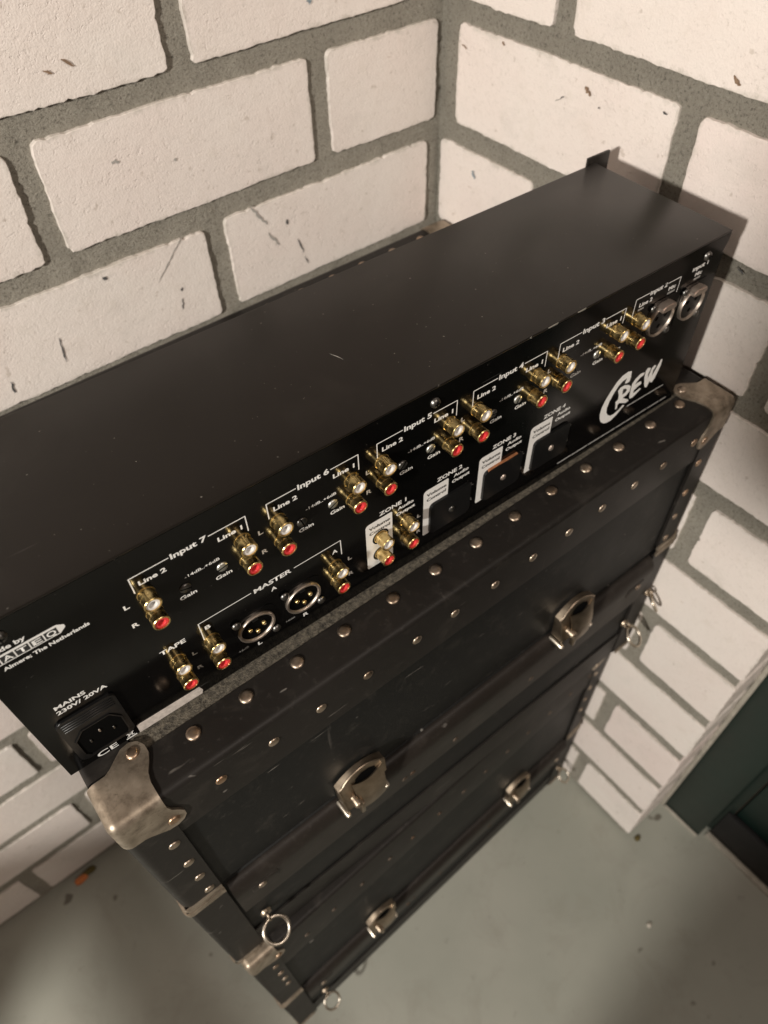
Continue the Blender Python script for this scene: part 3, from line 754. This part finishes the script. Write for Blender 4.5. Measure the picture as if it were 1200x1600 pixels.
# zones
ZX = [186.8, 227.2, 268.8, 310.0]
for i, x in enumerate(ZX):
    pts = []
    for k in range(6):
        a_ = R(90 + 90*k/5); pts.append((x+2.6+2.6*math.cos(a_), 55.8+2.6*math.sin(a_)))
    pts += [(x, 19.6), (x+0.8, 18.8), (x+17.4, 18.8), (x+18.2, 19.6), (x+18.2, 57.6), (x+17.6, 58.4)]
    polyprint(pts, 'label_print', 'printed_label', 0.0001)
    text('Volume', x+9.3, 54.0, 2.5, 14.4, mat='black_print', bold=0.018); text('Control', x+9.3, 49.8, 2.5, 14.0, mat='black_print', bold=0.018)
    text('ZONE %d' % (i+1), x+18.8, 62.0, 3.0, 18.6); text('Audio', x+27.6, 57.4, 2.5, 11.2); text('Output', x+27.6, 53.0, 2.5, 13.2)
    text('L', x+37.2, 40.6, 2.7, 2.4, mat='dim_print' if i else 'white_print'); text('R', x+37.2, 26.6, 2.7, 2.9, mat='dim_print' if i else 'white_print')
# hand-drawn logo and the two fine print lines beneath
LOGO = [
 [(399.6, 56.7), (395.9, 58.1), (390.5, 57.4), (386.3, 54.5), (382.6, 49.4), (379.2, 43.6), (377.1, 37.6), (377.0, 31.5), (378.1, 27.1), (380.3, 22.9), (383.7, 19.7), (387.5, 18.1), (391.7, 17.9), (395.9, 20.0), (399.2, 22.6), (402.7, 25.5), (400.6, 26.9), (397.3, 24.3), (392.9, 23.0), (389.3, 23.5), (386.2, 25.9), (383.8, 29.5), (383.0, 34.2), (383.8, 39.3), (386.1, 44.6), (389.2, 49.4), (392.4, 51.8), (396.5, 52.3), (395.5, 48.5), (398.2, 47.3), (400.4, 47.6), (400.6, 51.0)],
 [(390.4, 44.7), (392.0, 46.7), (396.1, 46.7), (400.8, 44.4), (403.8, 41.7), (403.9, 37.4), (401.2, 35.2), (398.1, 34.5), (405.3, 29.3), (405.8, 27.7), (403.2, 27.3), (395.6, 31.5), (394.3, 30.4), (394.7, 27.0), (393.0, 27.1), (392.2, 31.5), (390.9, 34.7), (393.2, 35.9), (392.6, 39.9)],
 [(415.3, 47.8), (410.9, 48.6), (406.8, 46.6), (404.5, 43.7), (404.7, 38.2), (405.5, 31.6), (406.7, 29.2), (409.6, 28.7), (413.8, 30.8), (416.9, 32.8), (414.7, 34.0), (410.9, 33.0), (408.9, 32.9), (408.7, 35.4), (411.6, 36.9), (415.4, 37.9), (414.1, 40.7), (410.1, 41.3), (407.9, 40.7), (409.0, 42.5), (411.6, 44.7), (415.1, 45.6)],
 [(421.3, 48.3), (417.5, 50.2), (416.1, 48.3), (416.8, 42.6), (419.2, 35.3), (420.9, 31.7), (423.4, 30.6), (424.1, 33.3), (424.7, 35.4), (425.8, 33.7), (428.0, 32.5), (429.8, 35.2), (431.1, 40.0), (432.2, 45.4), (432.0, 50.2), (430.3, 51.1), (428.7, 47.2), (426.9, 42.8), (425.8, 39.1), (424.8, 44.4), (426.8, 47.5), (424.8, 49.1), (422.3, 47.5), (421.6, 41.9), (421.0, 39.8), (420.2, 43.8)]]
for i, pl in enumerate(LOGO): polyprint(pl, dy=0.00012+0.00002*i)
polyprint([(395.6, 43.6), (398.6, 42.6), (400.2, 40.6), (399.2, 38.8), (396.2, 38.6)], 'black_print', 'printed_logo', 0.00022)
def fineprint(x0, x1, z0, z1, w, seed):
    rnd = random.Random(seed); segs = []; x = x0
    while x < x1:
        l = min(rnd.uniform(3, 14), x1-x); f = (x-x0)/(x1-x0); z = z0+(z1-z0)*f
        segs.append((x, z, x+l-rnd.choice((0.35, 0.5, 0.9)), z)); x += l
    stroke(segs, w, 'soft_print', 'printed_line')
fineprint(406.0, 444.4, 22.6, 21.8, 0.95, 1); fineprint(343.0, 454.2, 6.6, 5.4, 0.95, 2)
flush_text()
# paper sticker at the lower edge
bm = bmesh.new(); prism(bm, [(38.0, 0.6), (74.6, 0.6), (75.6, 3.6), (74.4, 7.6), (66, 7.8), (50, 8.0), (38.2, 8.2)], lambda u, v, d: (u*mm, d, v*mm), PY-0.0004, PY-0.0001)
mesh_obj('paper_sticker', bm, 'paper_sticker', mx)

# sockets --------------------------------------------------------------------
def make_rca_meshes():
    bm = bmesh.new()
    prof = [(4.35, 0.0), (4.35, -0.5), (4.12, -0.6), (4.08, -3.5), (3.96, -3.6), (3.96, -3.9), (4.12, -4.0), (4.14, -6.9), (4.26, -7.1), (4.28, -7.6), (4.05, -7.95), (3.65, -8.0), (3.42, -7.85), (3.38, -7.3), (3.38, -6.0)]
    lathe(bm, [(r*mm, a*mm) for r, a in prof], 30, 'Y'); bmesh.ops.recalc_face_normals(bm, faces=bm.faces[:])
    me = bpy.data.meshes.new('phono_socket'); bm.to_mesh(me); bm.free(); me.materials.append(M['gold'])
    for p in me.polygons: p.use_smooth = True
    me.set_sharp_from_angle(angle=R(35))
    ins = []
    for mt in ('white_plastic', 'red_plastic'):
        bm = bmesh.new(); lathe(bm, [(r*mm, a*mm) for r, a in [(3.40, -6.6), (3.35, -7.35), (3.1, -7.55), (2.05, -7.5), (1.78, -7.2), (1.72, -4.0)]], 26, 'Y'); bmesh.ops.recalc_face_normals(bm, faces=bm.faces[:])
        m2 = bpy.data.meshes.new('insulator'); bm.to_mesh(m2); bm.free(); m2.materials.append(M[mt])
        for p in m2.polygons: p.use_smooth = True
        m2.set_sharp_from_angle(angle=R(40)); ins.append(m2)
    bm = bmesh.new(); lathe(bm, [(1.75*mm, -5.0*mm), (0, -5.0*mm)], 16, 'Y')
    m3 = bpy.data.meshes.new('centre_contact'); bm.to_mesh(m3); bm.free(); m3.materials.append(M['dark_screw'])
    return me, ins[0], ins[1], m3
RB, RW, RR, RC = make_rca_meshes()
def rca(x, z, red):
    o = from_mesh('phono_socket', RB, None, mx, None, (x*mm, PY, z*mm), (random.gauss(0, .012), random.uniform(0, 6), random.gauss(0, .012)))
    from_mesh('insulator', RR if red else RW, None, o); from_mesh('centre_contact', RC, None, o)
for x, zl, zr in [(70.5, 101.4, 86.6), (118.8, 101.6, 86.8), (138.0, 101.5, 86.4), (180.3, 101.4, 86.9), (199.1, 102.2, 87.6), (243.2, 102.4, 87.8), (262.1, 101.9, 87.0), (305.6, 102.4, 87.8), (325.2, 102.4, 88.4), (368.8, 103.0, 88.0), (387.8, 102.5, 88.6),
                  (70.6, 42.0, 27.0), (89.7, 42.4, 27.3), (165.5, 41.8, 28.0), (196.6, 42.8, 28.0), (214.5, 44.6, 29.4)]:
    rca(x, zl, False); rca(x, zr, True)
# dark rings of the openings punched in the white label
for z in (42.8, 28.0):
    bm = bmesh.new(); lathe(bm, [(5.6*mm, -0.00025), (4.6*mm, -0.00026)], 24, 'Y', 196.6*mm, PY, z*mm); mesh_obj('socket_opening', bm, 'hole_black', panel)
# trim screws
def trim(x, z, mat, ang):
    bm = bmesh.new(); lathe(bm, [(0, -0.0009), (0.0024, -0.0009), (0.0028, -0.0005), (0.00285, 0.0)], 20, 'Y')
    o = mesh_obj('gain_trimmer', bm, mat, mx, 50, (x*mm, PY, z*mm), (0, ang, 0))
    bm = bmesh.new(); box(bm, -0.0027, 0.0027, -0.00098, -0.0006, -0.00034, 0.00034); mesh_obj('slot', bm, 'hole_black', o)
for (xa, xb), da in zip([(87.1, 106.2), (150.2, 168.6), (212.3, 231.0), (275.0, 293.6), (338.2, 357.2)], (0, 1, 2, 3, 4)):
    trim(xa, 90.7, 'dark_screw', 0.3+da); trim(xb, 91.0, 'slot_screw', -0.2-0.3*da)
# XLR outputs
def xlr_male(x, z):
    o = bpy.data.objects.new('x', None); bpy.data.objects.remove(o)
    bm = bmesh.new(); prism(bm, rrect(-12.6, 12.6, -13.0, 13.0, 6, 6), lambda u, v, d: (u*mm, d, v*mm), -0.0003, 0.0)
    base = mesh_obj('balanced_output_socket', bm, 'panel', mx, 40, (x*mm, PY, z*mm))
    bm = bmesh.new(); lathe(bm, [(11.0*mm, -0.0002), (11.0*mm, -0.0014), (10.7*mm, -0.0020), (9.8*mm, -0.0020), (9.4*mm, -0.0016), (9.3*mm, -0.0005)], 44, 'Y'); mesh_obj('rim', bm, 'xlr_rim', base, 50)
    bm = bmesh.new(); lathe(bm, [(9.35*mm, -0.0006), (0, -0.0006)], 30, 'Y'); mesh_obj('well', bm, 'hole_black', base)
    for px, pz in ((-4.2, 0.8), (4.2, 0.8), (0, -3.4)):
        bm = bmesh.new(); lathe(bm, [(0, -0.0024), (0.0009, -0.0022), (0.00125, -0.0016), (0.00125, -0.0005)], 12, 'Y', px*mm, 0, pz*mm); mesh_obj('contact_pin', bm, 'gold', base, 50)
    bm = bmesh.new(); box(bm, -0.0016, 0.0016, -0.0016, -0.0005, 0.0066, 0.0094); mesh_obj('key', bm, 'black_plastic', base)
    for sx, sz in ((-1, 1), (1, -1)):
        bm = bmesh.new(); lathe(bm, [(0, -0.0026), (0.0014, -0.0025), (0.0024, -0.0018), (0.0026, -0.0010)], 14, 'Y', sx*10.4*mm, 0, sz*11.4*mm); s_ = mesh_obj('fixing_screw', bm, 'dark_screw', base, 50)
def xlr_female(x, z):
    bm = bmesh.new(); prism(bm, rrect(-12.6, 12.6, -14.5, 15.5, 5, 6), lambda u, v, d: (u*mm, d, v*mm), -0.0003, 0.0)
    base = mesh_obj('microphone_socket', bm, 'panel', mx, 40, (x*mm, PY, z*mm))
    bm = bmesh.new(); lathe(bm, [(11.5*mm, -0.0002), (11.5*mm, -0.0018), (11.2*mm, -0.0026), (10.5*mm, -0.0026), (10.2*mm, -0.0010)], 44, 'Y'); mesh_obj('rim', bm, 'xlr_rim', base, 50)
    bm = bmesh.new(); lathe(bm, [(10.2*mm, -0.0008), (9.8*mm, -0.0012), (0, -0.0012)], 36, 'Y'); mesh_obj('insert', bm, 'black_plastic', base, 40)
    for k in range(3):
        a_ = R(-90+120*k); bm = bmesh.new(); lathe(bm, [(0.0016, -0.00130), (0, -0.00130)], 12, 'Y', 4.6*mm*math.cos(a_), 0, 4.6*mm*math.sin(a_)); mesh_obj('contact_hole', bm, 'hole_black', base)
    bm = bmesh.new()                                   # push tab standing out above the opening
    prism(bm, [(-5.2, 8.4), (5.2, 8.4), (6.6, 9.8), (6.4, 11.6), (3.4, 13.0), (-3.4, 13.0), (-6.4, 11.6), (-6.6, 9.8)], lambda u, v, d: (u*mm, d, v*mm), -0.0056, -0.0004)
    bmesh.ops.bevel(bm, geom=[e_ for e_ in bm.edges if all(abs(v.co.y+0.0056) < 1e-5 for v in e_.verts)], offset=0.0007, segments=2, affect='EDGES')
    mesh_obj('push_tab', bm, 'steel_tab', base, 40)
    for sx, sz in ((-1, 1), (1, -1)):
        bm = bmesh.new(); lathe(bm, [(0, -0.0026), (0.0014, -0.0025), (0.0024, -0.0018), (0.0026, -0.0010)], 14, 'Y', sx*10.2*mm, 0, sz*12.0*mm); mesh_obj('fixing_screw', bm, 'dark_screw', base, 50)
xlr_male(113.8, 30.5); xlr_male(143.2, 30.9)
xlr_female(411.8, 91.6); xlr_female(441.6, 90.4)
# blanking plates over zones 2 to 4
for i, x in enumerate(ZX[1:]):
    bm = bmesh.new(); prism(bm, rrect(x+4.4, x+35.6, 18.2, 44.6, 3.2, 6), lambda u, v, d: (u*mm, d, v*mm), PY-0.0016, PY)
    bmesh.ops.bevel(bm, geom=[e_ for e_ in bm.edges if all(abs(v.co.y-PY+0.0016) < 1e-6 for v in e_.verts)], offset=0.0004, segments=2, affect='EDGES')
    bp = mesh_obj('blanking_plate', bm, 'black_plastic', mx, 40)
    bm = bmesh.new(); lathe(bm, [(0, -0.0026), (0.0012, -0.0026), (0.0020, -0.0021), (0.0024, -0.0014)], 16, 'Y', (x+20.8)*mm, PY, 30.4*mm)
    mesh_obj('plate_screw', bm, 'dark_screw' if i == 0 else 'steel_tab', bp, 50)
    if i == 1:
        bm = bmesh.new(); prism(bm, [(x+7, 44.2), (x+14, 44.8), (x+22, 44.3), (x+31, 44.7), (x+31, 45.2), (x+20, 45.3), (x+8, 45.1)], lambda u, v, d: (u*mm, d, v*mm), PY-0.00165, PY-0.0002); mesh_obj('rust_edge', bm, 'rust', bp)
# mains inlet
bm = bmesh.new(); prism(bm, rrect(8.6, 37.6, 7.6, 48.4, 3.0, 5), lambda u, v, d: (u*mm, d, v*mm), PY-0.0014, PY)
bmesh.ops.bevel(bm, geom=[e_ for e_ in bm.edges if all(abs(v.co.y-PY+0.0014) < 1e-6 for v in e_.verts)], offset=0.0005, segments=3, affect='EDGES')
iec = mesh_obj('mains_inlet', bm, 'black_plastic', mx, 40)
bm = bmesh.new()
for zz in (39.4, 41.4, 43.4, 45.4): box(bm, 0.0105, 0.0357, PY-0.0018, PY-0.0012, (zz-0.5)*mm, (zz+0.5)*mm, 0.0002, 1)
mesh_obj('fuse_drawer', bm, 'black_plastic', iec, 40)
well = [(12.0, 14.0), (14.0, 10.6), (33.6, 10.6), (34.6, 12.6), (34.6, 27.0), (30.6, 34.0), (17.0, 34.0), (12.0, 27.6)]
bm = bmesh.new(); bm.faces.new([bm.verts.new((u*mm, PY-0.00150, v*mm)) for u, v in well]); mesh_obj('socket_well', bm, 'hole_black', iec)  # flat black face; the shade of the recess is put into its colour
bm = bmesh.new()
for i in range(8):
    a_, b_ = Vector(well[i]), Vector(well[(i+1) % 8]); d_ = (b_-a_).normalized(); n_ = Vector((d_.y, -d_.x))*0.7
    q_ = [a_-d_*0.3, b_+d_*0.3, b_+d_*0.3+n_, a_-d_*0.3+n_]
    prism(bm, [(p_.x, p_.y) for p_ in q_], lambda u, v, d: (u*mm, PY-d, v*mm), 0.0014, 0.0020)
mesh_obj('socket_collar', bm, 'black_plastic', iec, 30)
for px, pz in ((17.4, 21.6), (23.3, 26.0), (29.4, 21.6)):
    bm = bmesh.new(); box(bm, (px-0.5)*mm, (px+0.5)*mm, PY-0.0020, PY-0.0016, (pz-1.2)*mm, (pz+1.2)*mm, 0.0002, 1); mesh_obj('blade', bm, 'dark_screw' if px != 23.3 else 'xlr_rim', iec, 40)  # middle blade coloured bright, the others dark, imitating light catching one inside the inlet

# ------------------------------------------------------------------ small things on the floor
def crumb(name, label, cat, mat, loc, sx, sy, sz, seed):
    rnd = random.Random(seed); bm = bmesh.new(); bmesh.ops.create_icosphere(bm, subdivisions=2, radius=1.0)
    for v in bm.verts:
        k = rnd.uniform(0.75, 1.15); v.co = Vector((v.co.x*sx*k, v.co.y*sy*k, max(v.co.z*k, -0.55)*sz))
    o = mesh_obj(name, bm, mat, None, 60, (loc[0], loc[1], FZ + sz*0.5)); return tag(o, label, cat)
crumb('orange_crumb', 'small orange crumb on the floor against the brick wall', 'crumb', 'crumb_orange', (-0.6455, -0.012), 0.010, 0.006, 0.005, 1)
crumb('withered_leaf', 'dark withered leaf scrap beside the orange crumb', 'leaf', 'crumb_dark', (-0.632, -0.0085), 0.011, 0.005, 0.004, 2)
crumb('plaster_crumb', 'tiny white plaster crumb on the bare floor', 'crumb', 'crumb_white', (-0.0666, -0.5512), 0.0035, 0.0035, 0.003, 3)
crumb('dirt_crumb', 'dark dirt crumb on the floor near the end of the brick wall', 'crumb', 'crumb_dark', (0.0095, -0.4684), 0.005, 0.004, 0.003, 4)


# ------------------------------------------------------------------ just outside the frame: a trestle added for its shadow, the person and phone
plain('raw_wood', (0.33, 0.23, 0.14), 0.7, nz=0.35, scale=40)
tr = thing('added_shade_trestle', 'added unseen wooden trestle that shades the floor left of the stacked cases', 'trestle', (-1.22, -0.47, FZ))  # made-up trestle, shaped and placed to cast the shade on the left floor
box_obj('beam', 'raw_wood', tr, -0.022, 0.022, -0.21, 0.206, 0.689, 0.757, 0.003)
box_obj('leg_panel', 'raw_wood', tr, -0.012, 0.012, 0.068, 0.196, 0.0, 0.687, 0.002)
box_obj('leg_panel', 'raw_wood', tr, -0.012, 0.012, -0.20, -0.165, 0.0, 0.687, 0.002)

plain('dark_cloth', (0.018, 0.017, 0.019), 0.9, nz=0.3, scale=600, bump=0.2); plain('skin', (0.52, 0.32, 0.235), 0.55, nz=0.12, scale=60); plain('dark_hair', (0.022, 0.016, 0.012), 0.6, nz=0.4, scale=300)
def skinned(name, nodes, edges, root, parent, mat, sub=2):
    """nodes: name -> (x, y, z, radius)"""
    keys = list(nodes); me = bpy.data.meshes.new(name)
    me.from_pydata([nodes[k][:3] for k in keys], [(keys.index(a), keys.index(b)) for a, b in edges], [])
    o = bpy.data.objects.new(name, me); COL.objects.link(o)
    m = o.modifiers.new('Skin', 'SKIN'); o.modifiers.new('Sub', 'SUBSURF').levels = sub
    for k, sv in zip(keys, me.skin_vertices[0].data):
        r_ = nodes[k][3]; sv.radius = r_ if isinstance(r_, tuple) else (r_, r_); sv.use_root = (k == root)
    bpy.context.view_layer.update(); dg = bpy.context.evaluated_depsgraph_get()
    out = bpy.data.meshes.new_from_object(o.evaluated_get(dg)); bpy.data.objects.remove(o)
    out.name = name; out.materials.clear()
    for p in out.polygons: p.use_smooth = True
    return from_mesh(name, out, mat, parent)
pr = thing('person', 'person in dark clothes leaning towards the cases, taking the picture', 'person', (-0.85, -0.86, FZ))
O = Vector((-0.85, -0.86, FZ))
def P(x, y, z, r): return (x-O.x, y-O.y, z-O.z, r)
nodes = {
 'pelvis': P(-.86, -.87, .93, (.135, .105)), 'belly': P(-.85, -.86, 1.05, (.13, .10)), 'chest': P(-.81, -.80, 1.24, (.145, .105)), 'neckbase': P(-.78, -.75, 1.40, (.085, .075)),
 'neck': P(-.755, -.715, 1.46, .055), 'skull': P(-.735, -.69, 1.53, .06),
 'lhip': P(-.92, -.79, .90, .088), 'lknee': P(-.92, -.75, .50, .060), 'lankle': P(-.95, -.80, .09, .045), 'ltoe': P(-.85, -.70, .035, .038),
 'rhip': P(-.80, -.94, .90, .088), 'rknee': P(-.76, -.92, .50, .060), 'rankle': P(-.80, -.97, .09, .045), 'rtoe': P(-.71, -.87, .035, .038),
 'lsho': P(-.915, -.66, 1.37, .066), 'lelb': P(-.88, -.615, 1.075, .050), 'lwri': P(-.60, -.60, 1.05, .031),
 'rsho': P(-.68, -.88, 1.37, .066), 'relb': P(-.58, -.90, 1.10, .050), 'rwri': P(-.49, -.66, 1.045, .031)}
skinned('body', nodes, [('pelvis', 'belly'), ('belly', 'chest'), ('chest', 'neckbase'), ('neckbase', 'neck'), ('neck', 'skull'), ('pelvis', 'lhip'), ('lhip', 'lknee'), ('lknee', 'lankle'), ('lankle', 'ltoe'),
  ('pelvis', 'rhip'), ('rhip', 'rknee'), ('rknee', 'rankle'), ('rankle', 'rtoe'), ('neckbase', 'lsho'), ('lsho', 'lelb'), ('lelb', 'lwri'), ('neckbase', 'rsho'), ('rsho', 'relb'), ('relb', 'rwri')], 'pelvis', pr, 'dark_cloth')
# head, turned down to the phone
hd = Vector((.60, .62, -.50)).normalized(); hs = Vector((hd.y, -hd.x, 0)).normalized(); hu = hs.cross(hd)
HC = Vector((-.725, -.67, 1.585)) - O
bm = bmesh.new(); bmesh.ops.create_icosphere(bm, subdivisions=4, radius=1.0)
for v in bm.verts:
    x, f_, u = v.co.x*.074, v.co.y*.094, v.co.z*.115
    if u < 0: x *= 1+u*2.2; f_ *= 1+u*0.9
    if f_ > 0:
        n_ = math.exp(-((x/.013)**2 + ((u+.018)/.024)**2)); f_ += .024*n_*(1 if u < .006 else .6)          # nose
        for ex in (-.031, .031): f_ -= .010*math.exp(-(((x-ex)/.014)**2 + ((u-.012)/.010)**2))                # eye sockets
        f_ += .006*math.exp(-((x/.024)**2 + ((u+.056)/.008)**2)) - .005*math.exp(-((x/.022)**2 + ((u+.049)/.003)**2))   # mouth
    for sx in (-1, 1): x += sx*.014*math.exp(-((v.co.x-sx)**2/.03 + (f_+.005)**2/.0003 + u**2/.0009)) # ears
    v.co = HC + hs*x + hd*f_ + hu*u
mesh_obj('head', bm, 'skin', pr, 60)
bm = bmesh.new(); bmesh.ops.create_icosphere(bm, subdivisions=4, radius=1.0)
for v in list(bm.verts):
    x, f_, u = v.co.x*.081, v.co.y*.101, v.co.z*.122
    if (f_ > .03 and u < .055) or u < -.05: bm.verts.remove(v)
    else:
        k = 1 + .02*math.sin(90*x)*math.sin(70*f_); v.co = HC + hs*x*k + hd*(f_-.004)*k + hu*(u+.002)*k
mesh_obj('hair', bm, 'dark_hair', pr, 60)
# phone in the hands, its lens at the viewpoint
ph_c = C - fw*0.013 - up*0.045 + rt*0.012
pm = Matrix(((rt.x, up.x, -fw.x, ph_c.x), (rt.y, up.y, -fw.y, ph_c.y), (rt.z, up.z, -fw.z, ph_c.z), (0, 0, 0, 1)))
phn = thing('smartphone', 'dark smartphone held up in both hands above the cases', 'phone', (0, 0, 0)); phn.matrix_world = pm
bm = bmesh.new(); prism(bm, rrect(-.036, .036, -.074, .074, .009, 5), lambda u, v, d: (u, v, d), -.004, .004); mesh_obj('phone_body', bm, 'black_plastic', phn, 40)
bm = bmesh.new(); prism(bm, rrect(-.033, .033, -.071, .071, .007, 5), lambda u, v, d: (u, v, d), .0041, .0046); mesh_obj('screen', bm, 'panel', phn, 40)
def W_(a, b, c): return pm @ Vector((a, b, c)) - O
for sd, wr in ((-1, Vector((-.60, -.60, 1.05)) - O), (1, Vector((-.49, -.66, 1.045)) - O)):
    hn = {'wrist': (*wr, .028)}; he = []
    palm = W_(sd*.050, -.052, .018); hn['palm'] = (*palm, (.034, .018)); he.append(('wrist', 'palm'))
    for i_, (zz, ln) in enumerate(((-.030, .8), (-.052, .95), (-.074, 1.0), (-.092, .8))):
        a_ = W_(sd*.047, zz+.012, -.010); b_ = W_(sd*.036, zz+.010, -.017); c_ = W_(sd*(.036-.026*ln), zz+.008, -.017)
        hn['a%d' % i_] = (*a_, .0095); hn['b%d' % i_] = (*b_, .0085); hn['c%d' % i_] = (*c_, .0075); he += [('palm', 'a%d' % i_), ('a%d' % i_, 'b%d' % i_), ('b%d' % i_, 'c%d' % i_)]
    t1, t2, t3 = W_(sd*.050, -.028, .020), W_(sd*.040, -.004, .017), W_(sd*.026, .012, .0135)
    hn['t1'] = (*t1, .0115); hn['t2'] = (*t2, .0100); hn['t3'] = (*t3, .0085); he += [('palm', 't1'), ('t1', 't2'), ('t2', 't3')]
    skinned('hand', hn, he, 'palm', pr, 'skin')
